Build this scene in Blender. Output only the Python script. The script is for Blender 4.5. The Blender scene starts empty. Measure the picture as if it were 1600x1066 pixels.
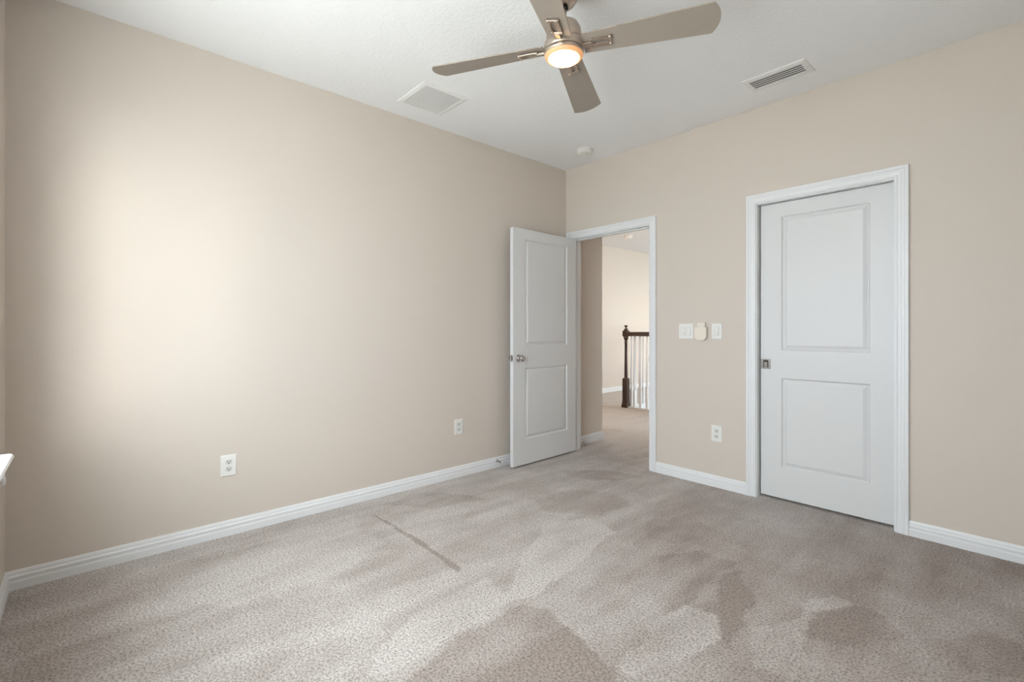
import bpy, bmesh, math, random
from mathutils import Vector, Matrix, noise

random.seed(7)
S = bpy.context.scene
PI = math.pi
H = 2.74            # ceiling height
RX = 3.33           # right wall
NY = -3.786         # window wall (room face)
WT = 0.12           # wall thickness

# ------------------------------------------------------------------ camera
cam_d = bpy.data.cameras.new('camera')
cam = bpy.data.objects.new('camera', cam_d)
S.collection.objects.link(cam)
cam.location = (3.1177, -3.5197, 1.1816)
cam.rotation_euler = (PI / 2, 0, 0.83803)
cam_d.sensor_width = 36
cam_d.lens = 742.0 / 1600 * 36
cam_d.shift_y = -18.34 / 1600
cam_d.clip_start = 0.02
S.camera = cam

# ------------------------------------------------------------------ world: bright overcast sky
W = bpy.data.worlds.new('sky')
S.world = W
W.use_nodes = True
nt = W.node_tree
nt.nodes.clear()
out = nt.nodes.new('ShaderNodeOutputWorld')
bg = nt.nodes.new('ShaderNodeBackground')
tc = nt.nodes.new('ShaderNodeTexCoord')
sp = nt.nodes.new('ShaderNodeSeparateXYZ')
rp = nt.nodes.new('ShaderNodeValToRGB')
nt.links.new(tc.outputs['Generated'], sp.inputs[0])
nt.links.new(sp.outputs['Z'], rp.inputs[0])
rp.color_ramp.elements[0].position = 0.0
rp.color_ramp.elements[0].color = (0.62, 0.68, 0.76, 1)
rp.color_ramp.elements[1].position = 0.75
rp.color_ramp.elements[1].color = (0.90, 0.96, 1.0, 1)
nt.links.new(rp.outputs[0], bg.inputs[0])
bg.inputs[1].default_value = 13.0
nt.links.new(bg.outputs[0], out.inputs[0])

# daylight portals in the window openings (they add no light, they only guide sampling)
def portal(name, loc, rot, sx, sy):
    l = bpy.data.lights.new(name, 'AREA')
    l.shape = 'RECTANGLE'
    l.size = sx
    l.size_y = sy
    l.cycles.is_portal = True
    o = bpy.data.objects.new(name, l)
    o.location = loc
    o.rotation_euler = rot
    S.collection.objects.link(o)
WX0, WX1, WZ0, WZ1 = 0.79, 2.62, 0.76, 2.28      # bedroom window opening
portal('window_portal', ((WX0 + WX1) / 2, NY - 0.125, (WZ0 + WZ1) / 2), (PI / 2, 0, 0), WX1 - WX0, WZ1 - WZ0)
portal('hall_window_portal', (3.135, 4.0, 1.5), (PI / 2, 0, PI / 2), 2.4, 2.2)

# low sun behind thin cloud: a wide soft source that rakes through the bedroom window onto the left wall
sun_d = bpy.data.lights.new('hazy_sun', 'SUN')
sun_d.energy = 2.75
sun_d.angle = math.radians(28)
sun_d.color = (1.0, 0.96, 0.90)
sun = bpy.data.objects.new('hazy_sun', sun_d)
_d = Vector((-math.cos(math.radians(12.5)), math.sin(math.radians(12.5)), -math.tan(math.radians(3))))
sun.rotation_euler = _d.to_track_quat('-Z', 'Y').to_euler()
S.collection.objects.link(sun)

S.view_settings.view_transform = 'Standard'
S.view_settings.look = 'None'
S.view_settings.exposure = 0.49
S.view_settings.gamma = 1.0
S.view_settings.use_curve_mapping = False

# ------------------------------------------------------------------ materials
def mat(name, col, rough=0.5, metal=0.0, bump=None, spec=0.5, var=None, emit=None, coat=0.0):
    m = bpy.data.materials.new(name)
    m.use_nodes = True
    n = m.node_tree
    b = n.nodes['Principled BSDF']
    b.inputs['Base Color'].default_value = (*col, 1)
    b.inputs['Roughness'].default_value = rough
    b.inputs['Metallic'].default_value = metal
    b.inputs['Specular IOR Level'].default_value = spec
    b.inputs['Coat Weight'].default_value = coat
    g = n.nodes.new('ShaderNodeNewGeometry')
    if var:      # (scale, amount): soft colour unevenness
        no = n.nodes.new('ShaderNodeTexNoise')
        no.inputs['Scale'].default_value = var[0]
        no.inputs['Detail'].default_value = 5
        n.links.new(g.outputs['Position'], no.inputs['Vector'])
        mx = n.nodes.new('ShaderNodeMix')
        mx.data_type = 'RGBA'
        n.links.new(no.outputs['Fac'], mx.inputs['Factor'])
        mx.inputs['A'].default_value = (*[c * (1 - var[1]) for c in col], 1)
        mx.inputs['B'].default_value = (*[min(1, c * (1 + var[1])) for c in col], 1)
        n.links.new(mx.outputs['Result'], b.inputs['Base Color'])
    if bump:     # (scale, strength, distance)
        no = n.nodes.new('ShaderNodeTexNoise')
        no.inputs['Scale'].default_value = bump[0]
        no.inputs['Detail'].default_value = 3
        n.links.new(g.outputs['Position'], no.inputs['Vector'])
        bp = n.nodes.new('ShaderNodeBump')
        bp.inputs['Strength'].default_value = bump[1]
        bp.inputs['Distance'].default_value = bump[2]
        n.links.new(no.outputs['Fac'], bp.inputs['Height'])
        n.links.new(bp.outputs['Normal'], b.inputs['Normal'])
    if emit:
        b.inputs['Emission Color'].default_value = (*emit[0], 1)
        b.inputs['Emission Strength'].default_value = emit[1]
    return m

M = {}
M['wall'] = mat('beige_wall_paint', (0.64, 0.57, 0.508), 0.62, bump=(95, 0.25, 0.0015), spec=0.35, var=(1.4, 0.012))
M['ceiling'] = mat('white_textured_ceiling', (0.86, 0.86, 0.875), 0.9, bump=(60, 0.45, 0.004), spec=0.2)
M['trim'] = mat('white_gloss_trim_paint', (0.77, 0.775, 0.79), 0.38, spec=0.45)
M['door'] = mat('white_door_paint', (0.695, 0.695, 0.70), 0.42, bump=(160, 0.06, 0.0008), spec=0.4)
M['plastic'] = mat('white_switch_plastic', (0.79, 0.775, 0.75), 0.35)
M['plastic_grey'] = mat('white_plastic_socket_face', (0.64, 0.64, 0.62), 0.4)
M['slot'] = mat('dark_socket_slot', (0.05, 0.045, 0.04), 0.7)
M['cream'] = mat('cream_plastic', (0.78, 0.71, 0.62), 0.45)
M['nickel'] = mat('brushed_nickel', (0.52, 0.44, 0.375), 0.33, metal=0.9, var=(60, 0.05))
M['chrome'] = mat('satin_chrome', (0.52, 0.51, 0.50), 0.18, metal=1.0)
M['blade'] = mat('taupe_fan_blade', (0.33, 0.285, 0.245), 0.5, var=(9, 0.05))
M['black'] = mat('black_rubber', (0.015, 0.015, 0.015), 0.6)
M['vent'] = mat('white_vent_metal', (0.80, 0.80, 0.795), 0.5)
M['duct'] = mat('dark_duct_inside', (0.035, 0.035, 0.035), 0.8)
M['filter'] = mat('grey_filter_mesh', (0.30, 0.30, 0.295), 0.9)
M['wood'] = mat('dark_stained_wood', (0.040, 0.017, 0.009), 0.32, var=(30, 0.3), coat=0.3)
M['glow'] = mat('lit_opal_glass', (0.9, 0.85, 0.75), 0.4, emit=((1.0, 0.56, 0.22), 36.0))
M['amber'] = mat('amber_bloom_rim', (0.50, 0.34, 0.22), 0.35, emit=((1.0, 0.40, 0.12), 0.36))  # weak emission stands in for bloom; this rim is no lamp
M['hallglow'] = mat('lit_hall_glass', (0.9, 0.85, 0.75), 0.4, emit=((1.0, 0.77, 0.52), 44.0))
M['glass'] = bpy.data.materials.new('clear_window_glass')
M['glass'].use_nodes = True
_n = M['glass'].node_tree
_n.nodes.clear()
_o = _n.nodes.new('ShaderNodeOutputMaterial')
_t = _n.nodes.new('ShaderNodeBsdfTransparent')
_t.inputs[0].default_value = (0.94, 0.96, 0.95, 1)
_g = _n.nodes.new('ShaderNodeBsdfGlossy')
_g.inputs['Roughness'].default_value = 0.0
_x = _n.nodes.new('ShaderNodeMixShader')
_x.inputs[0].default_value = 0.05
_n.links.new(_t.outputs[0], _x.inputs[1])
_n.links.new(_g.outputs[0], _x.inputs[2])
_n.links.new(_x.outputs[0], _o.inputs[0])
M['ground'] = mat('outdoor_ground', (0.72, 0.70, 0.66), 0.9, var=(0.4, 0.2))

def carpet():
    m = bpy.data.materials.new('cut_pile_carpet')
    m.use_nodes = True
    n = m.node_tree
    b = n.nodes['Principled BSDF']
    b.inputs['Roughness'].default_value = 0.95
    b.inputs['Specular IOR Level'].default_value = 0.1
    b.inputs['Sheen Weight'].default_value = 0.15
    g = n.nodes.new('ShaderNodeNewGeometry')
    pos = g.outputs['Position']
    def nz(scale, det, rough=0.5, dist=0.0, vec=None):
        t = n.nodes.new('ShaderNodeTexNoise')
        t.inputs['Scale'].default_value = scale
        t.inputs['Detail'].default_value = det
        t.inputs['Roughness'].default_value = rough
        t.inputs['Distortion'].default_value = dist
        n.links.new(vec or pos, t.inputs['Vector'])
        return t.outputs['Fac']
    def math_(op, a, c):
        t = n.nodes.new('ShaderNodeMath')
        t.operation = op
        for i, v in enumerate((a, c)):
            if isinstance(v, (int, float)):
                t.inputs[i].default_value = v
            else:
                n.links.new(v, t.inputs[i])
        return t.outputs[0]
    at = n.nodes.new('ShaderNodeAttribute')
    at.attribute_name = 'nap'
    # vacuum strokes: noise stretched along a diagonal
    mp = n.nodes.new('ShaderNodeMapping')
    mp.inputs['Rotation'].default_value = (0, 0, math.radians(14))
    mp.inputs['Scale'].default_value = (3.6, 0.65, 1)
    n.links.new(pos, mp.inputs['Vector'])
    stroke = nz(1.6, 4, 0.55, 0.25, mp.outputs[0])
    patch = nz(3.6, 6, 0.7, 0.3)
    tuft = nz(108, 4, 0.85)
    tuft2 = nz(48, 2, 0.5)
    # nap: 0 = brushed light, 1 = brushed dark
    v = math_('ADD', at.outputs['Fac'], math_('MULTIPLY', math_('SUBTRACT', stroke, 0.5), 1.25))
    v = math_('ADD', v, math_('MULTIPLY', math_('SUBTRACT', patch, 0.5), 0.9))
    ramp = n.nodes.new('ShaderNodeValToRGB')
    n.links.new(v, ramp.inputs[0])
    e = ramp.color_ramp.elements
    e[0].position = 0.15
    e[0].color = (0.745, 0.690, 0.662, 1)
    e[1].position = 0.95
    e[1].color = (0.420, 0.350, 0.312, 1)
    sp_ = n.nodes.new('ShaderNodeValToRGB')
    n.links.new(tuft, sp_.inputs[0])
    s = sp_.color_ramp.elements
    s[0].position = 0.36
    s[0].color = (0.34, 0.31, 0.29, 1)
    s[1].position = 0.56
    s[1].color = (1.14, 1.14, 1.14, 1)
    mm = n.nodes.new('ShaderNodeMix')
    mm.data_type = 'RGBA'
    mm.blend_type = 'MULTIPLY'
    mm.inputs['Factor'].default_value = 1.0
    n.links.new(ramp.outputs[0], mm.inputs['A'])
    n.links.new(sp_.outputs[0], mm.inputs['B'])
    n.links.new(mm.outputs['Result'], b.inputs['Base Color'])
    h = math_('ADD', tuft, math_('MULTIPLY', tuft2, 0.5))
    bp = n.nodes.new('ShaderNodeBump')
    bp.inputs['Strength'].default_value = 0.9
    bp.inputs['Distance'].default_value = 0.011
    n.links.new(h, bp.inputs['Height'])
    n.links.new(bp.outputs['Normal'], b.inputs['Normal'])
    return m
M['carpet'] = carpet()

# ------------------------------------------------------------------ mesh helpers
def box(bm, x0, x1, y0, y1, z0, z1, bev=0.0, mi=0):
    r = bmesh.ops.create_cube(bm, size=1.0)
    vs = r['verts']
    for v in vs:
        v.co = Vector((x0 + (v.co.x + .5) * (x1 - x0), y0 + (v.co.y + .5) * (y1 - y0), z0 + (v.co.z + .5) * (z1 - z0)))
    fs = list({f for v in vs for f in v.link_faces})
    for f in fs:
        f.material_index = mi
    if bev:
        es = list({e for v in vs for e in v.link_edges})
        bmesh.ops.bevel(bm, geom=es, offset=bev, segments=2, affect='EDGES', profile=0.5)
    return vs

def lathe(bm, prof, seg=32, mtx=None, cap=True):
    """profile (r, z) turned round z"""
    rings = []
    for r, z in prof:
        if r < 1e-6:
            rings.append([bm.verts.new((0, 0, z))])
        else:
            rings.append([bm.verts.new((r * math.cos(2 * PI * i / seg), r * math.sin(2 * PI * i / seg), z)) for i in range(seg)])
    fs = []
    for a, b in zip(rings, rings[1:]):
        for i in range(seg):
            j = (i + 1) % seg
            if len(a) == 1 and len(b) > 1:
                fs.append(bm.faces.new((a[0], b[i], b[j])))
            elif len(b) == 1 and len(a) > 1:
                fs.append(bm.faces.new((a[i], b[0], a[j])))
            elif len(a) > 1:
                fs.append(bm.faces.new((a[i], a[j], b[j], b[i])))
    if cap:
        for r in (rings[0], rings[-1]):
            if len(r) > 1:
                bm.faces.new(r)
    for f in fs:
        f.smooth = True
    if mtx is not None:
        bmesh.ops.transform(bm, matrix=mtx, verts=[v for r in rings for v in r])
    return rings

def prism(bm, pts, z0, z1, mtx=None):
    a = [bm.verts.new((x, y, z0)) for x, y in pts]
    b = [bm.verts.new((x, y, z1)) for x, y in pts]
    bm.faces.new(a)
    bm.faces.new(b)
    n = len(pts)
    for i in range(n):
        bm.faces.new((a[i], a[(i + 1) % n], b[(i + 1) % n], b[i]))
    if mtx is not None:
        bmesh.ops.transform(bm, matrix=mtx, verts=a + b)
    return a + b

def sweep(bm, lines):
    """lines: list of 3D polylines (profile points), all the same length; closed profile, capped ends"""
    n, k = len(lines), len(lines[0])
    V = [[bm.verts.new(p) for p in l] for l in lines]
    for i in range(n):
        a, b = V[i], V[(i + 1) % n]
        for j in range(k - 1):
            bm.faces.new((a[j], a[j + 1], b[j + 1], b[j]))
    bm.faces.new([l[0] for l in V])
    bm.faces.new([l[-1] for l in V])

def obj(name, bm, m, parent=None, kind=None, loc=None, bevel=None, autosmooth=None):
    bmesh.ops.recalc_face_normals(bm, faces=bm.faces)
    me = bpy.data.meshes.new(name)
    bm.to_mesh(me)
    bm.free()
    for x in (m if isinstance(m, (list, tuple)) else [m]):
        me.materials.append(x)
    o = bpy.data.objects.new(name, me)
    S.collection.objects.link(o)
    if parent is not None:
        o.parent = parent
    if loc:
        o.location = loc
    if kind:
        o['kind'] = kind
    if bevel:
        b = o.modifiers.new('bevel', 'BEVEL')
        b.width = bevel
        b.segments = 2
        b.limit_method = 'ANGLE'
    return o

def tag(o, label, cat=None, group=None):
    o['label'] = label
    if cat:
        o['category'] = cat
    if group:
        o['group'] = group
    return o

def thing(name, label, cat, loc=(0, 0, 0), rz=0.0, group=None, kind=None):
    o = bpy.data.objects.new(name, None)
    o.empty_display_size = 0.05
    S.collection.objects.link(o)
    o.location = loc
    o.rotation_euler = (0, 0, rz)
    tag(o, label, cat, group)
    if kind:
        o['kind'] = kind
    return o

def nb():
    return bmesh.new()

def struct(name, bm, m, label=None, parent=None, **k):
    o = obj(name, bm, m, parent, kind=None if parent else 'structure', **k)
    if label:
        o['label'] = label
    return o

# ------------------------------------------------------------------ bedroom shell
# floor: fine grid whose 'nap' attribute says which way the pile is brushed
NAP = [
    (0.95, [(1.69, -2.73), (1.64, -2.51), (1.62, -2.31), (1.62, -2.14), (1.72, -2.08), (1.88, -2.10), (2.03, -2.13), (2.19, -2.18), (2.4, -2.6), (2.0, -3.0)]),
    (1.9, [(0.30, -2.145), (0.67, -2.125), (1.07, -2.13), (1.21, -2.14), (1.22, -2.168), (1.06, -2.164), (0.69, -2.150), (0.30, -2.158)]),
    (0.75, [(1.77, -1.31), (1.92, -1.07), (2.09, -1.06), (2.08, -1.32), (2.11, -1.56), (2.08, -1.74), (1.98, -1.63), (1.93, -1.48)]),
    (0.70, [(2.10, -1.30), (2.14, -1.11), (2.26, -1.31), (2.34, -1.57), (2.35, -1.74), (2.27, -1.68)]),
    (0.80, [(2.50, -1.27), (2.58, -1.08), (2.69, -1.06), (2.78, -1.19), (2.74, -1.35), (2.60, -1.44), (2.54, -1.46)]),
    (0.45, [(0.73, -1.19), (0.83, -0.83), (1.08, -0.69), (1.28, -0.80), (1.26, -1.08), (0.97, -1.31)]),
    (0.30, [(1.50, -0.95), (1.64, -0.65), (1.85, -0.77), (1.79, -1.09), (1.62, -1.15)]),
    (0.45, [(0.15, -2.06), (0.13, -1.70), (0.34, -1.51), (0.54, -1.44), (0.45, -1.80)]),
    (0.60, [(0.41, -0.58), (0.70, -0.26), (0.97, -0.21), (0.90, -0.46), (0.66, -0.63)]),
    (0.60, [(2.82, -1.15), (2.96, -0.91), (3.08, -0.92), (3.08, -1.16), (2.90, -1.31)]),
    (-0.80, [(2.07, -1.77), (2.10, -1.61), (2.22, -1.57), (2.31, -1.71), (2.28, -1.86), (2.22, -2.14), (2.12, -2.14), (2.10, -1.90)]),
    (-0.60, [(2.45, -1.18), (2.50, -1.05), (2.60, -1.08), (2.54, -1.21), (2.53, -1.47), (2.52, -1.57), (2.48, -1.47)]),
    (-0.70, [(1.11, -1.46), (1.23, -1.18), (1.45, -1.21), (1.55, -1.67), (1.62, -2.06), (1.57, -2.16), (1.36, -1.89)]),
    (-0.50, [(2.37, -1.56), (2.45, -1.38), (2.55, -1.50), (2.56, -1.74), (2.45, -1.77)]),
    (-0.60, [(1.37, -2.52), (1.37, -2.11), (1.57, -2.12), (1.61, -2.49), (1.63, -2.72), (1.59, -2.81)]),
    (-0.40, [(0.29, -2.86), (0.26, -2.33), (0.70, -2.29), (0.94, -2.78), (0.80, -3.08), (0.50, -3.27)]),
    (-0.40, [(1.25, -2.89), (1.23, -2.68), (1.45, -2.67), (1.53, -2.90), (1.39, -3.06)]),
    (0.05, [(0.09, -3.48), (0.24, -3.03), (0.60, -3.17), (0.77, -3.43), (0.62, -3.65)]),
    (0.10, [(1.00, -2.93), (0.93, -2.54), (1.12, -2.34), (1.23, -2.68), (1.23, -2.97)]),
]
def in_poly(x, y, P):
    c = False
    for i in range(len(P)):
        x1, y1 = P[i]
        x2, y2 = P[i - 1]
        if (y1 > y) != (y2 > y) and x < (x2 - x1) * (y - y1) / (y2 - y1) + x1:
            c = not c
    return c
NAPB = [(v, P, min(p[0] for p in P) - .05, max(p[0] for p in P) + .05, min(p[1] for p in P) - .05, max(p[1] for p in P) + .05) for v, P in NAP]
def nap_at(x, y):
    q = noise.noise((x * 7, y * 7, 0)) * 0.035 + noise.noise((x * 22, y * 22, 3)) * 0.014
    r = noise.noise((x * 7, y * 7, 9)) * 0.035 + noise.noise((x * 22, y * 22, 5)) * 0.014
    px, py = x + q, y + r
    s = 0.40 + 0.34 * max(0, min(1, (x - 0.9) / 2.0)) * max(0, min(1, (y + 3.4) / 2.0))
    for v, P, a, b, c, d in NAPB:
        if a < px < b and c < py < d:
            if v > 1.5:      # the crease stays straight
                if in_poly(x + q * .15, y + r * .15, P):
                    s += 0.55
            elif in_poly(px, py, P):
                s += v * (0.40 + 0.45 * noise.noise((x * 2.3, y * 2.3, 7)))
    return s

def carpet_grid(bm, x0, x1, y0, y1, step, z=0.0):
    nx, ny = int((x1 - x0) / step), int((y1 - y0) / step)
    g = [[bm.verts.new((x0 + (x1 - x0) * i / nx, y0 + (y1 - y0) * j / ny, z)) for j in range(ny + 1)] for i in range(nx + 1)]
    for i in range(nx):
        for j in range(ny):
            bm.faces.new((g[i][j], g[i + 1][j], g[i + 1][j + 1], g[i][j + 1]))

bm = nb()
carpet_grid(bm, 0, RX, NY, 0, 0.012)
fl = struct('floor', bm, M['carpet'], 'greige cut-pile carpet with vacuum strokes over the bedroom floor')
at = fl.data.attributes.new('nap', 'FLOAT', 'POINT')
at.data.foreach_set('value', [nap_at(v.co.x, v.co.y) for v in fl.data.vertices])

bm = nb()
carpet_grid(bm, -2.3, 3.2, 0.0, 2.60, 0.1)
carpet_grid(bm, -2.3, -1.10, 2.60, 6.6, 0.1)
fl2 = struct('floor_hall', bm, M['carpet'], 'pale carpet running on through the doorway into the hall')
bmesh_at = fl2.data.attributes.new('nap', 'FLOAT', 'POINT')
bmesh_at.data.foreach_set('value', [0.12 + 0.40 * max(0, 1 - max(0, v.co.y) / 0.7) for v in fl2.data.vertices])

bm = nb()
box(bm, -0.12, RX + 0.12, NY - 0.13, WT, H, H + 0.1)
struct('ceiling', bm, M['ceiling'], 'white textured bedroom ceiling')

bm = nb()
box(bm, -0.12, 0, NY - 0.13, 0.0, -0.1, H)
struct('wall_left', bm, M['wall'], 'long plain beige wall on the left')
bm = nb()
box(bm, RX, RX + 0.12, NY - 0.13, 0.0, -0.1, H)
struct('wall_right', bm, M['wall'], 'beige wall right of the camera')

DX0, DX1, DZ = 0.087, 0.926, 2.052         # bedroom doorway, clear
CX0, CX1, CZ = 1.786, 2.547, 2.058         # closet doorway, clear
L = 0.012                                  # jamb board thickness
bm = nb()
box(bm, -0.12, DX0 - L, 0, WT, -0.1, H)
box(bm, DX0 - L, DX1 + L, 0, WT, DZ + L, H)
box(bm, DX1 + L, CX0 - L, 0, WT, -0.1, H)
box(bm, CX0 - L, CX1 + L, 0, WT, CZ + L, H)
box(bm, CX1 + L, RX + 0.12, 0, WT, -0.1, H)
struct('wall_back', bm, M['wall'], 'beige wall with the open doorway and the closet door')

bm = nb()
box(bm, -0.0, WX0, NY - 0.13, NY, -0.1, H)
box(bm, WX1, RX, NY - 0.13, NY, -0.1, H)
box(bm, WX0, WX1, NY - 0.13, NY, -0.1, WZ0)
box(bm, WX0, WX1, NY - 0.13, NY, WZ1, H)
struct('wall_front', bm, M['wall'], 'beige window wall at the far left edge of the photo')

# baseboards
BB = [(0, 0), (0.014, 0), (0.014, 0.036), (0.0115, 0.040), (0.0115, 0.050), (0.0135, 0.054), (0.0125, 0.060), (0.0085, 0.066), (0.0085, 0.074), (0.005, 0.084), (0, 0.086)]
def baseboard(name, p0, p1, nrm, m0=0, m1=0, label=None):
    """m0/m1: +1 outside mitre, -1 inside mitre, 0 square"""
    d = Vector((p1[0] - p0[0], p1[1] - p0[1], 0)).normalized()
    n = Vector((nrm[0], nrm[1], 0))
    bm = nb()
    sweep(bm, [[Vector((p0[0], p0[1], z)) + n * t - d * t * m0, Vector((p1[0], p1[1], z)) + n * t + d * t * m1] for t, z in BB])
    return struct(name, bm, M['trim'], label)
baseboard('baseboard_left', (0, NY), (0, 0), (1, 0), -1, 0, 'white moulded baseboard along the left wall')
baseboard('baseboard_front', (0, NY), (RX, NY), (0, 1), -1, 0, 'white baseboard under the window')
baseboard('baseboard_back', (0.989, 0), (1.717, 0), (0, -1), 0, 0, 'white baseboard between the two doors')
baseboard('baseboard_back_right', (2.615, 0), (RX, 0), (0, -1), 0, 0, 'white baseboard right of the closet door')
baseboard('baseboard_right', (RX, NY), (RX, 0), (-1, 0), 0, 0, 'white baseboard on the right wall')

# casings
CAS = [(0, 0), (0, 0.008), (0.004, 0.0105), (0.010, 0.0105), (0.013, 0.008), (0.017, 0.010), (0.030, 0.012), (0.034, 0.0145), (0.044, 0.0145), (0.048, 0.018), (0.062, 0.018), (0.065, 0.015), (0.065, 0)]
def casing(name, x0, x1, z1, y, dirn, label, wl=1.0):
    bm = nb()
    sweep(bm, [[Vector((x0 - w, y + dirn * d, 0)), Vector((x0 - w, y + dirn * d, z1 + w)), Vector((x1 + w, y + dirn * d, z1 + w)), Vector((x1 + w, y + dirn * d, 0))] for w, d in CAS])
    return struct(name, bm, M['trim'], label)
casing('trim_1', DX0 - 0.005, DX1 + 0.005, DZ + 0.006, 0, -1, 'white moulded casing round the open doorway')
casing('trim_2', CX0 - 0.005, CX1 + 0.005, CZ + 0.006, 0, -1, 'white moulded casing round the closet door')
casing('trim_3', DX0 - 0.005, DX1 + 0.005, DZ + 0.006, WT, 1, 'white casing on the hall side of the doorway')

# jambs
bm = nb()
box(bm, DX0 - L, DX0, 0, WT, 0, DZ)
box(bm, DX1, DX1 + L, 0, WT, 0, DZ)
box(bm, DX0 - L, DX1 + L, 0, WT, DZ, DZ + L)
ys = 0.040       # door stop
box(bm, DX0, DX0 + 0.010, ys, ys + 0.035, 0, DZ)
box(bm, DX1 - 0.010, DX1, ys, ys + 0.035, 0, DZ)
box(bm, DX0 + 0.010, DX1 - 0.010, ys, ys + 0.035, DZ - 0.010, DZ)
j = struct('trim_4', bm, M['trim'], 'white door jamb lining the open doorway')
bm = nb()
box(bm, DX1 - 0.0015, DX1 + 0.001, 0.006, 0.034, 0.90, 0.965, 0.0005)
box(bm, DX1 - 0.004, DX1, -0.004, 0.008, 0.915, 0.95, 0.001)
obj('strike_plate', bm, M['chrome'], j)['label'] = 'small chrome strike plate'

bm = nb()
box(bm, CX0 - L, CX0, 0, WT, 0, CZ)
box(bm, CX1, CX1 + L, 0, 0.041, 0, CZ)
box(bm, CX1, CX1 + L, 0.088, WT, 0, CZ)
box(bm, CX0 - L, CX1 + L, 0, 0.041, CZ, CZ + L)
box(bm, CX0 - L, CX1 + L, 0.088, WT, CZ, CZ + L)
struct('trim_5', bm, M['trim'], 'white split jamb of the sliding closet door')

# ------------------------------------------------------------------ two-panel moulded door leaf
def leaf_mesh(w, z0, z1, t, panels):
    """leaf in local x 0..w, faces at y=0 and y=t; panels list of (x0,x1,z0,z1) sunk on both faces"""
    bm = nb()
    steps = [(0.0, 0.0), (0.0025, 0.0030), (0.008, 0.0105), (0.013, 0.0112), (0.033, 0.0030), (0.036, 0.0015)]
    xs = sorted({0, w} | {p[0] for p in panels} | {p[1] for p in panels})
    zs = sorted({z0, z1} | {p[2] for p in panels} | {p[3] for p in panels})
    for yf, sg in ((0, 1), (t, -1)):
        grid = {(x, z): bm.verts.new((x, yf, z)) for x in xs for z in zs}
        for i in range(len(xs) - 1):
            for k in range(len(zs) - 1):
                if any(abs(xs[i] - p[0]) < 1e-6 and abs(zs[k] - p[2]) < 1e-6 for p in panels):
                    continue
                bm.faces.new((grid[xs[i], zs[k]], grid[xs[i + 1], zs[k]], grid[xs[i + 1], zs[k + 1]], grid[xs[i], zs[k + 1]]))
        for p in panels:
            prev = [grid[p[0], p[2]], grid[p[1], p[2]], grid[p[1], p[3]], grid[p[0], p[3]]]
            for ins, dep in steps[1:]:
                y = yf + sg * dep
                cur = [bm.verts.new(c) for c in ((p[0] + ins, y, p[2] + ins), (p[1] - ins, y, p[2] + ins), (p[1] - ins, y, p[3] - ins), (p[0] + ins, y, p[3] - ins))]
                for q in range(4):
                    bm.faces.new((prev[q], prev[(q + 1) % 4], cur[(q + 1) % 4], cur[q]))
                prev = cur
            bm.faces.new(prev)
    for x in (0, w):
        bm.faces.new([bm.verts.new(c) for c in ((x, 0, z0), (x, t, z0), (x, t, z1), (x, 0, z1))])
    for z in (z0, z1):
        bm.faces.new([bm.verts.new(c) for c in ((0, 0, z), (w, 0, z), (w, t, z), (0, t, z))])
    bmesh.ops.remove_doubles(bm, verts=bm.verts, dist=1e-5)
    return bm

# door_1: the open bedroom door. local x runs from hinge to free edge, local y=0 is the face we see
DW = 0.833
d1 = thing('door_1', 'white two-panel door standing open against the left wall', None, (0.130, -0.004, 0), math.radians(-88.6), kind='structure')
PAN = lambda a, b: [(a, b, 0.232, 0.846), (a, b, 1.036, 1.958)]
# local x axis points to -y of the room; local y then points to +x ... the seen face is y=0.035
obj('door_leaf', leaf_mesh(DW, 0.016, 2.046, 0.035, PAN(0.128, 0.690)), M['door'], d1).location = (0, -0.035, 0)
KZ, KX = 0.935, DW - 0.063
def knob(side):
    bm = nb()
    m = Matrix.Translation((KX, 0 if side > 0 else -0.035, KZ)) @ Matrix.Rotation(-side * PI / 2, 4, 'X')
    lathe(bm, [(0, 0), (0.032, 0), (0.033, 0.004), (0.030, 0.008), (0.013, 0.010), (0.011, 0.028), (0.020, 0.034), (0.0265, 0.042), (0.0275, 0.052), (0.024, 0.060), (0.013, 0.0645), (0, 0.065)], 32, m)
    o = obj('door_knob', bm, M['chrome'], d1)
    o['label'] = 'round satin nickel knob'
knob(1)
knob(-1)
bm = nb()
box(bm, DW - 0.0005, DW + 0.001, -0.030, -0.005, KZ - 0.028, KZ + 0.028)
box(bm, DW, DW + 0.009, -0.023, -0.011, KZ - 0.011, KZ + 0.011, 0.003)
obj('latch_plate', bm, M['chrome'], d1)['label'] = 'small chrome latch plate on the door edge'
for hz in (0.25, 1.03, 1.83):
    bm = nb()
    m = Matrix.Translation((-0.003, -0.041, hz - 0.045))
    lathe(bm, [(0, -0.004), (0.004, -0.004), (0.0065, 0), (0.0065, 0.089), (0.004, 0.093), (0, 0.093)], 14, m)
    box(bm, -0.0018, 0.0002, -0.035, -0.006, hz - 0.044, hz + 0.044)
    obj('hinge', bm, M['nickel'], d1)

# small knob-like fitting on the window wall, seen edge-on at the left border of the photo
bm = nb()
lathe(bm, [(0, 0), (0.020, 0), (0.020, 0.004), (0.010, 0.008), (0.010, 0.012), (0.018, 0.015), (0.020, 0.020), (0.015, 0.025), (0, 0.027)], 20, Matrix.Translation((0.284, NY + 0.0005, 0.560)) @ Matrix.Rotation(-PI / 2, 4, 'X'))
tag(obj('wall_bumper', bm, M['trim']), 'small white round wall fitting below the end of the window sill, at the left edge', 'wall bumper')

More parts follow.
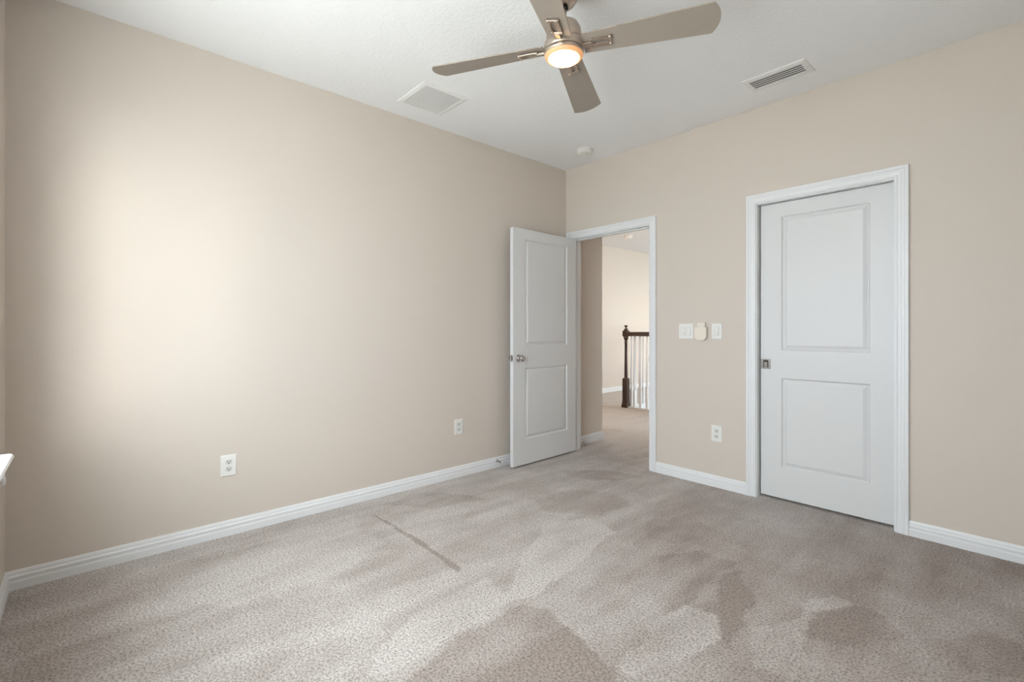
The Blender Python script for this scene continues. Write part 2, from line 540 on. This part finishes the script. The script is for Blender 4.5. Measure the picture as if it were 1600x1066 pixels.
# spring door stop on the left baseboard
bm = nb()
m = Matrix.Translation((0.0135, -0.90, 0.056)) @ Matrix.Rotation(PI / 2, 4, 'Y')
prof = [(0, 0), (0.011, 0), (0.011, 0.004)]
z = 0.004
while z < 0.062:
    prof += [(0.0058, z), (0.0075, z + 0.0014), (0.0058, z + 0.0028)]
    z += 0.003
prof += [(0.005, 0.064), (0, 0.064)]
lathe(bm, prof, 14, m)
ds = obj('door_stop', bm, M['chrome'])
tag(ds, 'small steel spring door stop on the left baseboard behind the open door', 'door stop')
bm = nb()
lathe(bm, [(0, 0.0635), (0.0085, 0.0635), (0.009, 0.069), (0.007, 0.074), (0, 0.074)], 14, m)
obj('rubber_tip', bm, M['plastic'], ds)['label'] = 'white rubber tip'

# door_2: sliding closet door
d2 = thing('door_2', 'white two-panel sliding closet door, closed', None, (1.794, 0.047, 0), 0, kind='structure')
obj('door_leaf', leaf_mesh(0.764, 0.018, CZ - 0.004, 0.034, PAN(0.133, 0.631)), M['door'], d2)
bm = nb()
PZ = 0.938
# plate with a recessed cup: frame of four bars, a cup back and a thumb latch
x0, x1, za, zb = 0.0, 0.064, PZ - 0.035, PZ + 0.035
box(bm, x0, x0 + 0.016, -0.0025, 0.001, za, zb, 0.0006)
box(bm, x1 - 0.014, x1, -0.0025, 0.001, za, zb, 0.0006)
box(bm, x0 + 0.016, x1 - 0.014, -0.0025, 0.001, zb - 0.006, zb)
box(bm, x0 + 0.016, x1 - 0.014, -0.0025, 0.001, za, za + 0.008)
box(bm, -0.002, 0.001, 0.0, 0.034, za, zb)
pp = obj('door_pull', bm, M['chrome'], d2)
pp['label'] = 'square chrome edge pull'
bm = nb()
box(bm, x0 + 0.017, x1 - 0.015, -0.0012, 0.0008, za + 0.009, zb - 0.007)
obj('recess', bm, M['slot'], pp)['label'] = 'dark recess of the pull'
bm = nb()
box(bm, x0 + 0.022, x1 - 0.018, -0.006, -0.001, za + 0.010, zb - 0.022, 0.0015)
obj('thumb_latch', bm, M['chrome'], pp)

# closet interior, and an unseen extension that shades the hall
bm = nb()
box(bm, 1.12, 1.20, WT, 0.85, 0, H)
box(bm, 1.20, RX + 0.12, 0.77, 0.85, 0, H)
box(bm, 1.12, 1.20, 0.85, 1.95, 0, H)  # added past the closet to keep window light off the hall's left wall
box(bm, 1.20, 3.2, 1.87, 1.95, 0, H)
box(bm, RX + 0.04, RX + 0.12, WT, 0.77, 0, H)
struct('wall_closet', bm, M['wall'], 'beige closet walls behind the sliding door, with an unseen extension added to shade the hall')

# ------------------------------------------------------------------ bedroom window
wf = thing('window_1', 'white window in the wall at the far left edge of the photo', None, ((WX0 + WX1) / 2, NY - 0.10, WZ0), 0, kind='structure')
hw, hh = (WX1 - WX0) / 2, WZ1 - WZ0
bm = nb()
for a, b, c, d in ((-hw, -hw + .045, 0, hh), (hw - .045, hw, 0, hh), (-hw + .045, hw - .045, 0, .045), (-hw + .045, hw - .045, hh - .045, hh), (-hw + .045, hw - .045, hh / 2 - .02, hh / 2 + .02), (-.03, .03, .045, hh / 2 - .02), (-.03, .03, hh / 2 + .02, hh - .045)):
    box(bm, a, b, -.025, .025, c, d, 0.003)
obj('window_frame', bm, M['trim'], wf)
for a, b, c, d in ((-hw + .045, -.03, .045, hh / 2 - .02), (.03, hw - .045, .045, hh / 2 - .02), (-hw + .045, -.03, hh / 2 + .02, hh - .045), (.03, hw - .045, hh / 2 + .02, hh - .045)):
    bm = nb()
    box(bm, a, b, -.003, .003, c, d)
    obj('pane', bm, M['glass'], wf)
# stool (sill) and apron
bm = nb()
prof = [(-0.075, 0), (0.076, 0), (0.083, 0.003), (0.087, 0.011), (0.083, 0.019), (0.076, 0.022), (-0.075, 0.022)]
ST = 0.757
sx0, sx1 = 0.765, WX1 + 0.085
a = [bm.verts.new((sx0, NY + y, ST - 0.022 + z)) for y, z in prof]
b = [bm.verts.new((sx1, NY + y, ST - 0.022 + z)) for y, z in prof]
bm.faces.new(a)
bm.faces.new(b)
for i in range(len(prof)):
    bm.faces.new((a[i], a[(i + 1) % len(prof)], b[(i + 1) % len(prof)], b[i]))
ws = struct('window_sill', bm, M['trim'], 'white window sill at the left edge of the photo')
bm = nb()
prof = [(0, 0), (0.010, 0.002), (0.016, 0.012), (0.016, 0.026), (0.009, 0.036), (0.007, 0.060), (0, 0.060)]
a = [bm.verts.new((0.775, NY + y, ST - 0.022 - 0.060 + z)) for y, z in prof]
b = [bm.verts.new((sx1 - 0.02, NY + y, ST - 0.022 - 0.060 + z)) for y, z in prof]
bm.faces.new(a)
bm.faces.new(b)
for i in range(len(prof)):
    bm.faces.new((a[i], a[(i + 1) % len(prof)], b[(i + 1) % len(prof)], b[i]))
obj('apron', bm, M['trim'], ws)

bm = nb()
box(bm, -40, 45, -60, 40, -3.3, -3.0)
struct('ground', bm, M['ground'], 'ground outside, one storey down')

# ------------------------------------------------------------------ hall beyond the doorway
bm = nb()
box(bm, -2.42, -0.04, WT, 0.63, 0, H)
struct('wall_hall_left', bm, M['wall'], 'beige hall wall seen through the doorway')
bm = nb()
box(bm, -2.42, -2.30, 0.63, 6.6, -2.8, H)
struct('wall_hall_far', bm, M['wall'], 'bright cream wall at the far side of the hall')
bm = nb()
box(bm, -2.42, 3.32, 6.6, 6.72, -2.8, H)
struct('wall_hall_end', bm, M['wall'], 'end wall of the stairwell')
bm = nb()
box(bm, 3.2, 3.32, 0.85, 2.8, -2.8, H)
box(bm, 3.2, 3.32, 5.2, 6.6, -2.8, H)
box(bm, 3.2, 3.32, 2.8, 5.2, -2.8, 0.4)
box(bm, 3.2, 3.32, 2.8, 5.2, 2.6, H)
struct('wall_hall_right', bm, M['wall'], 'right wall of the stairwell with its window')
bm = nb()
box(bm, -2.42, 3.32, WT, 6.72, H, H + 0.1)
struct('ceiling_hall', bm, M['ceiling'], 'white hall ceiling')
bm = nb()
box(bm, -1.16, -1.10, 2.60, 6.6, -2.8, -0.002)
box(bm, -1.16, 3.2, 2.54, 2.60, -2.8, -0.002)
struct('wall_stairwell', bm, M['trim'], 'white stairwell sides below the hall floor')
bm = nb()
box(bm, -1.10, 3.2, 2.60, 6.6, -2.9, -2.8)
struct('floor_lower', bm, M['trim'], 'floor at the foot of the stairwell')
baseboard('baseboard_hall_left', (-0.04, WT), (-0.04, 0.63), (1, 0), 0, 1, 'white baseboard on the beige hall wall')
baseboard('baseboard_hall_return', (-2.3, 0.63), (-0.04, 0.63), (0, 1), 0, 1, 'white baseboard round the hall corner')
baseboard('baseboard_hall_far', (-2.3, 0.63), (-2.3, 6.6), (1, 0), 0, 0, 'white baseboard along the far hall wall')
wf2 = thing('window_2', 'stairwell window out of sight on the right', None, (3.26, 4.0, 0.4), 0, kind='structure')
bm = nb()
for a, b, c, d in ((-1.2, -1.15, 0, 2.2), (1.15, 1.2, 0, 2.2), (-.025, .025, .05, 2.15), (-1.15, 1.15, 0, .05), (-1.15, 1.15, 2.15, 2.2)):
    box(bm, -.025, .025, a, b, c, d)
obj('window_frame', bm, M['trim'], wf2)
for a, b in ((-1.15, -.025), (.025, 1.15)):
    bm = nb()
    box(bm, -.003, .003, a, b, .05, 2.15)
    obj('pane', bm, M['glass'], wf2)

# stair railing
rl = thing('stair_railing', 'dark-stained newel post and handrail with white balusters in the hall', 'railing', (-1.07, 2.57, 0))
def sq_ring(bm, prof):
    """square section profile (half width, z)"""
    R = [[bm.verts.new((sx * r, sy * r, z)) for sx, sy in ((-1, -1), (1, -1), (1, 1), (-1, 1))] for r, z in prof]
    for a, b in zip(R, R[1:]):
        for i in range(4):
            bm.faces.new((a[i], a[(i + 1) % 4], b[(i + 1) % 4], b[i]))
    bm.faces.new(R[0])
    bm.faces.new(R[-1])
bm = nb()
sq_ring(bm, [(0.050, 0), (0.050, 0.030), (0.046, 0.050), (0.041, 0.070), (0.043, 0.082), (0.040, 0.092)])
sq_ring(bm, [(0.039, 0.092), (0.039, 0.430), (0.030, 0.444)])
lathe(bm, [(0.027, 0.440), (0.0265, 0.46), (0.0235, 0.65), (0.0215, 0.85), (0.0205, 0.975), (0.028, 0.985), (0.020, 0.998), (0.022, 1.012), (0.034, 1.040), (0.037, 1.055), (0.037, 1.072)], 24)
sq_ring(bm, [(0.030, 1.070), (0.038, 1.080), (0.038, 1.150), (0.033, 1.163)])
lathe(bm, [(0.036, 1.160), (0.030, 1.178), (0.020, 1.196), (0.011, 1.204), (0.012, 1.212), (0.026, 1.224), (0.028, 1.231), (0.022, 1.240), (0, 1.245)], 24)
obj('newel_post', bm, M['wood'], rl)['label'] = 'dark turned newel post with square base and knob'
HR = [(-0.030, 0), (0.030, 0), (0.033, 0.018), (0.028, 0.030), (0.031, 0.045), (0.020, 0.058), (0, 0.062), (-0.020, 0.058), (-0.031, 0.045), (-0.028, 0.030), (-0.033, 0.018)]
bm = nb()
sweep(bm, [[Vector((0.040, y, 1.080 + z)), Vector((2.2, y, 1.080 + z))] for y, z in HR])
obj('handrail', bm, M['wood'], rl)['label'] = 'dark wooden handrail'
bm = nb()
sweep(bm, [[Vector((y, 0.040, 1.080 + z)), Vector((y, 2.4, 1.080 + z))] for y, z in HR])
obj('handrail', bm, M['wood'], rl)['label'] = 'dark wooden handrail'
bm = nb()
box(bm, 0.05, 2.2, -0.035, 0.035, 0, 0.022, 0.004)
obj('base_rail', bm, M['trim'], rl)['label'] = 'white base rail'
bm = nb()
box(bm, -0.035, 0.035, 0.05, 2.4, 0, 0.022, 0.004)
obj('base_rail', bm, M['trim'], rl)['label'] = 'white base rail'
bm = nb()
sq_ring(bm, [(0.016, 0.02), (0.016, 0.26), (0.013, 0.27)])
lathe(bm, [(0.012, 0.268), (0.0155, 0.285), (0.011, 0.30), (0.016, 0.34), (0.0145, 0.42), (0.0095, 0.75), (0.0085, 1.085)], 12)
bal = obj('baluster', bm, M['trim'], rl, loc=(0.145, 0, 0))
k = 1
for i in range(1, 19):
    c = bal.copy()
    S.collection.objects.link(c)
    c.location = (0.145 + 0.108 * i, 0, 0)
for i in range(19):
    c = bal.copy()
    S.collection.objects.link(c)
    c.location = (0, 0.145 + 0.108 * i, 0)

# hall ceiling lamp (lights the hall) and smoke detector
hl = thing('hall_pendant', 'round opal pendant lamp hanging in the hall, out of sight behind the beige wall', 'lamp', (-1.2, 1.6, H))
bm = nb()
lathe(bm, [(0, 0), (0.06, 0), (0.055, -0.02), (0.008, -0.03), (0.008, -0.22), (0.03, -0.23), (0.03, -0.25), (0, -0.25)], 24)
obj('stem', bm, M['nickel'], hl)
bm = nb()
lathe(bm, [(0.11 * math.sin(PI * i / 16), -0.355 + 0.11 * math.cos(PI * i / 16)) for i in range(17)], 32)
obj('lamp_shade', bm, M['hallglow'], hl)

def detector(name, label, loc, r, h):
    t = thing(name, label, 'smoke detector', loc)
    bm = nb()
    lathe(bm, [(0, 0), (r, 0), (r, -h * .22), (r * .96, -h * .30), (0, -h * .30)], 36)
    obj('mounting_ring', bm, M['plastic'], t)
    bm = nb()
    lathe(bm, [(r * .86, -h * .28), (r * .90, -h * .34), (r * .90, -h * .62), (r * .84, -h * .80), (r * .62, -h * .93), (r * .30, -h), (0, -h)], 36)
    for q in range(4):
        a0 = q * PI / 2 + 0.4
        for s in range(4):
            a = a0 + s * 0.14
            vs = box(bm, r * .895, r * .905, -0.003, 0.003, -h * .58, -h * .40)
            bmesh.ops.transform(bm, matrix=Matrix.Rotation(a, 4, 'Z'), verts=vs)
    obj('cover', bm, M['plastic'], t)
    bm = nb()
    lathe(bm, [(0, -h - .002), (.010, -h - .002), (.011, -h + .002)], 16, Matrix.Translation((r * .35, 0, 0)))
    obj('test_button', bm, M['plastic_grey'], t)
detector('smoke_detector', 'round white smoke detector on the bedroom ceiling near the far corner', (0.480, -0.300, H), 0.072, 0.042)
detector('smoke_detector', 'small smoke detector on the hall ceiling seen through the doorway', (-1.48, 3.24, H), 0.07, 0.05)

# ------------------------------------------------------------------ ceiling grilles
def grille(name, label, x0, x1, y0, y1, border, n, along, gap, tilt, screws, backmat):
    cx, cy = (x0 + x1) / 2, (y0 + y1) / 2
    w, d = (x1 - x0) / 2, (y1 - y0) / 2
    t = thing(name, label, 'air vent', (cx, cy, H))
    bm = nb()
    iw, idp = w - border, d - border
    def ring(a, b, z):
        return [bm.verts.new(c) for c in ((-a, -b, z), (a, -b, z), (a, b, z), (-a, b, z))]
    rs = [ring(w, d, 0), ring(w - .003, d - .003, -.005), ring(iw + .006, idp + .006, -.010), ring(iw, idp, -.009), ring(iw, idp, -.0005)]
    for a, b in zip(rs, rs[1:]):
        for i in range(4):
            bm.faces.new((a[i], a[(i + 1) % 4], b[(i + 1) % 4], b[i]))
    obj('frame', bm, M['vent'], t)
    bm = nb()
    box(bm, -iw, iw, -idp, idp, -.0012, -.0002)
    obj('backing', bm, backmat, t)
    span, run = (iw, idp) if along == 'x' else (idp, iw)
    pitch = 2 * run / n
    first = None
    for i in range(n):
        c = -run + pitch * (i + .5)
        if first is None:
            bm = nb()
            vs = box(bm, -span, span, -pitch * gap, pitch * gap, -.0006, .0006)
            bmesh.ops.transform(bm, matrix=Matrix.Rotation(tilt, 4, 'X'), verts=vs)
            if along == 'y':
                bmesh.ops.transform(bm, matrix=Matrix.Rotation(PI / 2, 4, 'Z'), verts=bm.verts)
            first = o = obj('slat', bm, M['vent'], t)
        else:
            o = first.copy()
            S.collection.objects.link(o)
        o.location = (0, c, -.0055) if along == 'x' else (c, 0, -.0055)
    for s in screws:
        bm = nb()
        lathe(bm, [(0, -.0125), (.003, -.012), (.004, -.010), (.004, -.008)], 10, Matrix.Translation((s[0], s[1], 0)))
        obj('screw', bm, M['plastic_grey'], t)
    return t
grille('return_grille', 'large square white return air grille on the ceiling by the left wall', 0.192, 0.545, -1.938, -1.590, 0.033, 24, 'y', 0.29, -0.12, [], M['filter'])
grille('supply_register', 'long narrow white supply vent on the ceiling near the closet wall', 1.858, 2.217, -0.448, -0.253, 0.034, 5, 'x', 0.235, 0.03, [(-0.163, 0.0), (0.163, 0.0)], M['duct'])

# ------------------------------------------------------------------ outlets and switches
def plate(bm, w, h, t=0.006):
    """bevelled plate in local x/z, front toward -y"""
    a = [(-w, 0, -h), (w, 0, -h), (w, 0, h), (-w, 0, h)]
    e = 0.005
    b = [(-w + e, -t, -h + e), (w - e, -t, -h + e), (w - e, -t, h - e), (-w + e, -t, h - e)]
    c = [(-w, -t * .6, -h), (w, -t * .6, -h), (w, -t * .6, h), (-w, -t * .6, h)]
    R = [[bm.verts.new(p) for p in q] for q in (a, c, b)]
    for p, q in zip(R, R[1:]):
        for i in range(4):
            bm.faces.new((p[i], p[(i + 1) % 4], q[(i + 1) % 4], q[i]))
    bm.faces.new(R[0])
    bm.faces.new(R[-1])

def duplex(loc, rz, label):
    t = thing('wall_outlet', label, 'outlet', loc, rz, group='duplex wall outlets')
    bm = nb()
    plate(bm, 0.040, 0.061)
    obj('cover_plate', bm, M['plastic'], t)
    for zc in (0.0205, -0.0205):
        bm = nb()
        pts = []
        for i in range(24):
            a = 2 * PI * i / 24
            pts.append((0.0175 * math.cos(a), max(-0.0125, min(0.0125, 0.0175 * math.sin(a)))))
        prism(bm, pts, 0.0055, 0.0078, Matrix.Translation((0, 0, zc)) @ Matrix.Rotation(PI / 2, 4, 'X'))
        r = obj('receptacle', bm, M['plastic_grey'], t)
        bm = nb()
        box(bm, -0.0080, -0.0056, -0.0084, -0.0076, zc - 0.001, zc + 0.0085)
        box(bm, 0.0056, 0.0080, -0.0084, -0.0076, zc - 0.001, zc + 0.0085)
        lathe(bm, [(0, -.0004), (.0032, -.0004), (.0032, .0004), (0, .0004)], 12, Matrix.Translation((0, -.008, zc - 0.0068)) @ Matrix.Rotation(PI / 2, 4, 'X'))
        obj('slots', bm, M['slot'], r)
    bm = nb()
    lathe(bm, [(0, 0.0085), (.0025, .008), (.003, .0055)], 12, Matrix.Rotation(PI / 2, 4, 'X'))
    obj('screw', bm, M['plastic_grey'], t)
duplex((0, -2.905, 0.400), PI / 2, 'white duplex outlet low on the left wall, the one nearer the window')
duplex((0, -1.291, 0.400), PI / 2, 'white duplex outlet low on the left wall, the one nearer the open door')
duplex((1.500, 0, 0.400), 0, 'white duplex outlet below the switches between the two doors')

def switch(xc, gangs, label):
    t = thing('light_switch', label, 'light switch', (xc, 0, 1.167), 0, group='rocker light switches')
    w = 0.040 if gangs == 1 else 0.060
    bm = nb()
    plate(bm, w, 0.0605)
    obj('cover_plate', bm, M['plastic'], t)
    for g in range(gangs):
        gx = 0 if gangs == 1 else (-0.023 + 0.046 * g)
        bm = nb()
        # frame round the rocker
        for a, b, c, d in ((-.0175, -.0145, -.034, .034), (.0145, .0175, -.034, .034), (-.0145, .0145, .031, .034), (-.0145, .0145, -.034, -.031)):
            box(bm, gx + a, gx + b, -.0072, -.005, c, d)
        obj('rocker_frame', bm, M['plastic_grey'], t)
        bm = nb()
        pts = [(-.0055, .030), (-.0078, .030), (-.0066, .0), (-.0125, -.030), (-.0055, -.030)]
        a = [bm.verts.new((gx - .0140, y, z)) for y, z in pts]
        b = [bm.verts.new((gx + .0140, y, z)) for y, z in pts]
        bm.faces.new(a)
        bm.faces.new(b)
        for i in range(5):
            bm.faces.new((a[i], a[(i + 1) % 5], b[(i + 1) % 5], b[i]))
        obj('rocker', bm, M['plastic'], t)
        for sz in (-.048, .048):
            bm = nb()
            lathe(bm, [(0, .0070), (.0022, .0067), (.0026, .0055)], 10, Matrix.Translation((gx, 0, sz)) @ Matrix.Rotation(PI / 2, 4, 'X'))
            obj('screw', bm, M['plastic_grey'], t)
switch(1.256, 2, 'white double rocker light switch left of the remote holder')
switch(1.501, 1, 'white single rocker light switch right of the remote holder')

# fan remote in its wall cradle
HX, HZ = 1.387, 1.150
t = thing('remote_holder', 'cream U-shaped remote cradle on the wall between the light switches', 'remote holder', (HX, 0, HZ))
def u_pts(w, zt, zb, n=10):
    r = w
    p = [(-w, zt)]
    rr = w * 0.72
    for i in range(n + 1):
        a = PI + (PI / 2) * i / n
        p.append((-w + rr + rr * math.cos(a), zb + rr + rr * math.sin(a)))
    for i in range(n + 1):
        a = 1.5 * PI + (PI / 2) * i / n
        p.append((w - rr + rr * math.cos(a), zb + rr + rr * math.sin(a)))
    p.append((w, zt))
    return p
RXm = Matrix.Rotation(PI / 2, 4, 'X')
bm = nb()
prism(bm, u_pts(0.045, 0.049, -0.052), 0.0, 0.004, RXm)
obj('back_plate', bm, M['cream'], t, bevel=0.001)
bm = nb()
vs = prism(bm, u_pts(0.046, 0.047, -0.053), 0.028, 0.032, RXm)
obj('front_shell', bm, M['cream'], t, bevel=0.0015)
bm = nb()
o_, i_ = u_pts(0.046, 0.047, -0.053), u_pts(0.041, 0.047, -0.048)
ring = o_ + i_[::-1]
a = [bm.verts.new((x, -0.003, z)) for x, z in ring]
b = [bm.verts.new((x, -0.029, z)) for x, z in ring]
n = len(o_)
m_ = len(ring)
for i in range(n - 1):
    for V in (a, b):
        bm.faces.new((V[i], V[i + 1], V[m_ - 2 - i], V[m_ - 1 - i]))
for i in range(m_):
    bm.faces.new((a[i], a[(i + 1) % m_], b[(i + 1) % m_], b[i]))
obj('side_wall', bm, M['cream'], t)
t = thing('fan_remote', 'small cream ceiling fan remote standing in the wall cradle', 'remote control', (HX + 0.002, -0.016, HZ))
bm = nb()
box(bm, -0.030, 0.030, -0.011, 0.011, -0.037, 0.084, 0.004)
obj('body', bm, M['cream'], t)
bm = nb()
lathe(bm, [(0.017, .0105), (0.0185, .0125), (0.020, .0105)], 28, Matrix.Translation((0, 0, 0.061)) @ RXm, cap=False)
obj('dial_ring', bm, M['plastic_grey'], t)
bm = nb()
lathe(bm, [(0, .0128), (0.007, .0122), (0.008, .0105)], 20, Matrix.Translation((0, 0, 0.061)) @ RXm)
obj('button', bm, M['plastic'], t)

# ------------------------------------------------------------------ ceiling fan
FX, FY, FZ = 1.665, -1.894, 2.470
fan = thing('ceiling_fan', 'four-blade taupe and brushed nickel ceiling fan with a lit round light', 'ceiling fan', (FX, FY, FZ))
CZL = H - FZ
bm = nb()
lathe(bm, [(0.016, CZL - 0.085), (0.045, CZL - 0.080), (0.062, CZL - 0.055), (0.068, CZL - 0.020), (0.068, CZL)], 40)
obj('canopy', bm, M['nickel'], fan)
bm = nb()
lathe(bm, [(0.0165, CZL - 0.088), (0.020, CZL - 0.096), (0.0165, CZL - 0.104)], 24)
obj('yoke_cover', bm, M['black'], fan)['label'] = 'black collar on the down rod'
bm = nb()
lathe(bm, [(0.0125, 0.08), (0.0125, CZL - 0.06)], 20)
obj('down_rod', bm, M['nickel'], fan)
bm = nb()
lathe(bm, [(0, 0.130), (0.018, 0.130), (0.024, 0.118), (0.045, 0.110), (0.066, 0.096), (0.077, 0.075), (0.080, 0.050), (0.080, 0.014), (0, 0.014)], 48)
obj('motor_housing', bm, M['nickel'], fan)
bm = nb()
lathe(bm, [(0, 0.018), (0.084, 0.018), (0.090, 0.012), (0.090, -0.020), (0.088, -0.022), (0, -0.022)], 56)
obj('switch_housing', bm, M['nickel'], fan)
bm = nb()
lathe(bm, [(0.088, -0.0235), (0.0900, -0.0245), (0.0895, -0.034), (0.0880, -0.0400), (0.0700, -0.0400), (0.0700, -0.030), (0.086, -0.0235)], 64, cap=False)
obj('light_ring', bm, M['nickel'], fan)
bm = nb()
lathe(bm, [(0.0700, -0.0405), (0.0878, -0.0405), (0.0865, -0.0440), (0.0815, -0.0505), (0.0745, -0.0545), (0.0696, -0.0540), (0.0696, -0.0405)], 64, cap=False)  # added ring, glowing only to imitate bloom round the globe
obj('bloom_rim', bm, M['amber'], fan)['label'] = 'added dim amber rim imitating bloom round the lit glass'
bm = nb()
lathe(bm, [(0.0694, -0.048), (0.0685, -0.0545), (0.063, -0.0590), (0.050, -0.0620), (0.028, -0.0640), (0, -0.0645)], 56)
obj('light_globe', bm, M['glow'], fan)['label'] = 'lit opal glass'

def blade_bm():
    bm = nb()
    r0, r1 = 0.088, 0.657
    top, bot = [], []
    N = 28
    t = 0.0055
    outline = []
    for i in range(N + 1):
        f = i / N
        r = r0 + (r1 - 0.028 - r0) * f
        w = 0.056 + 0.023 * f
        outline.append((r, w))
    up = [(r, w) for r, w in outline]
    tip = []
    K = 14
    rt = outline[-1][0]
    wt = outline[-1][1]
    for i in range(1, K):
        a = i / K
        y = wt * (1 - 2 * a)
        tip.append((rt + 0.030 * (1 - (abs(y) / wt) ** 2.2), y))
    dn = [(r, -w) for r, w in reversed(outline)]
    pts = up + tip + dn
    prism(bm, pts, -t / 2, t / 2)
    return bm
PITCH = math.radians(-12.5)
def iron_bm():
    bm = nb()
    # neck from the housing, then a loop of two prongs on the blade underside
    box(bm, 0.082, 0.128, -0.012, 0.012, -0.016, -0.006, 0.002)
    box(bm, 0.120, 0.134, -0.026, 0.026, -0.014, -0.006, 0.002)
    # wide prong, slim curved prong
    box(bm, 0.126, 0.210, 0.004, 0.026, -0.012, -0.006, 0.002)
    pts = []
    for i in range(13):
        f = i / 12
        pts.append((0.126 + 0.084 * f, -0.018 - 0.008 * math.sin(PI * f)))
    inner = [(x, y + 0.010) for x, y in pts]
    prism(bm, pts + inner[::-1], -0.014, -0.006)
    box(bm, 0.204, 0.216, -0.028, 0.028, -0.013, -0.006, 0.002)
    for y in (-0.020, 0.018):
        lathe(bm, [(0, -0.0165), (0.005, -0.016), (0.007, -0.013), (0.007, -0.005)], 14, Matrix.Translation((0.210, y, 0)))
    return bm
b0 = i0 = None
for k, ang in enumerate((29.2, 119.2, 209.2, 299.2)):
    if b0 is None:
        b0 = b = obj('blade', blade_bm(), M['blade'], fan, bevel=0.0015)
        i0 = ir = obj('blade_iron', iron_bm(), M['nickel'], b)
    else:
        b = b0.copy()
        S.collection.objects.link(b)
        ir = i0.copy()
        S.collection.objects.link(ir)
        ir.parent = b
    b.matrix_local = Matrix.Rotation(math.radians(ang), 4, 'Z') @ Matrix.Rotation(PITCH, 4, 'X')
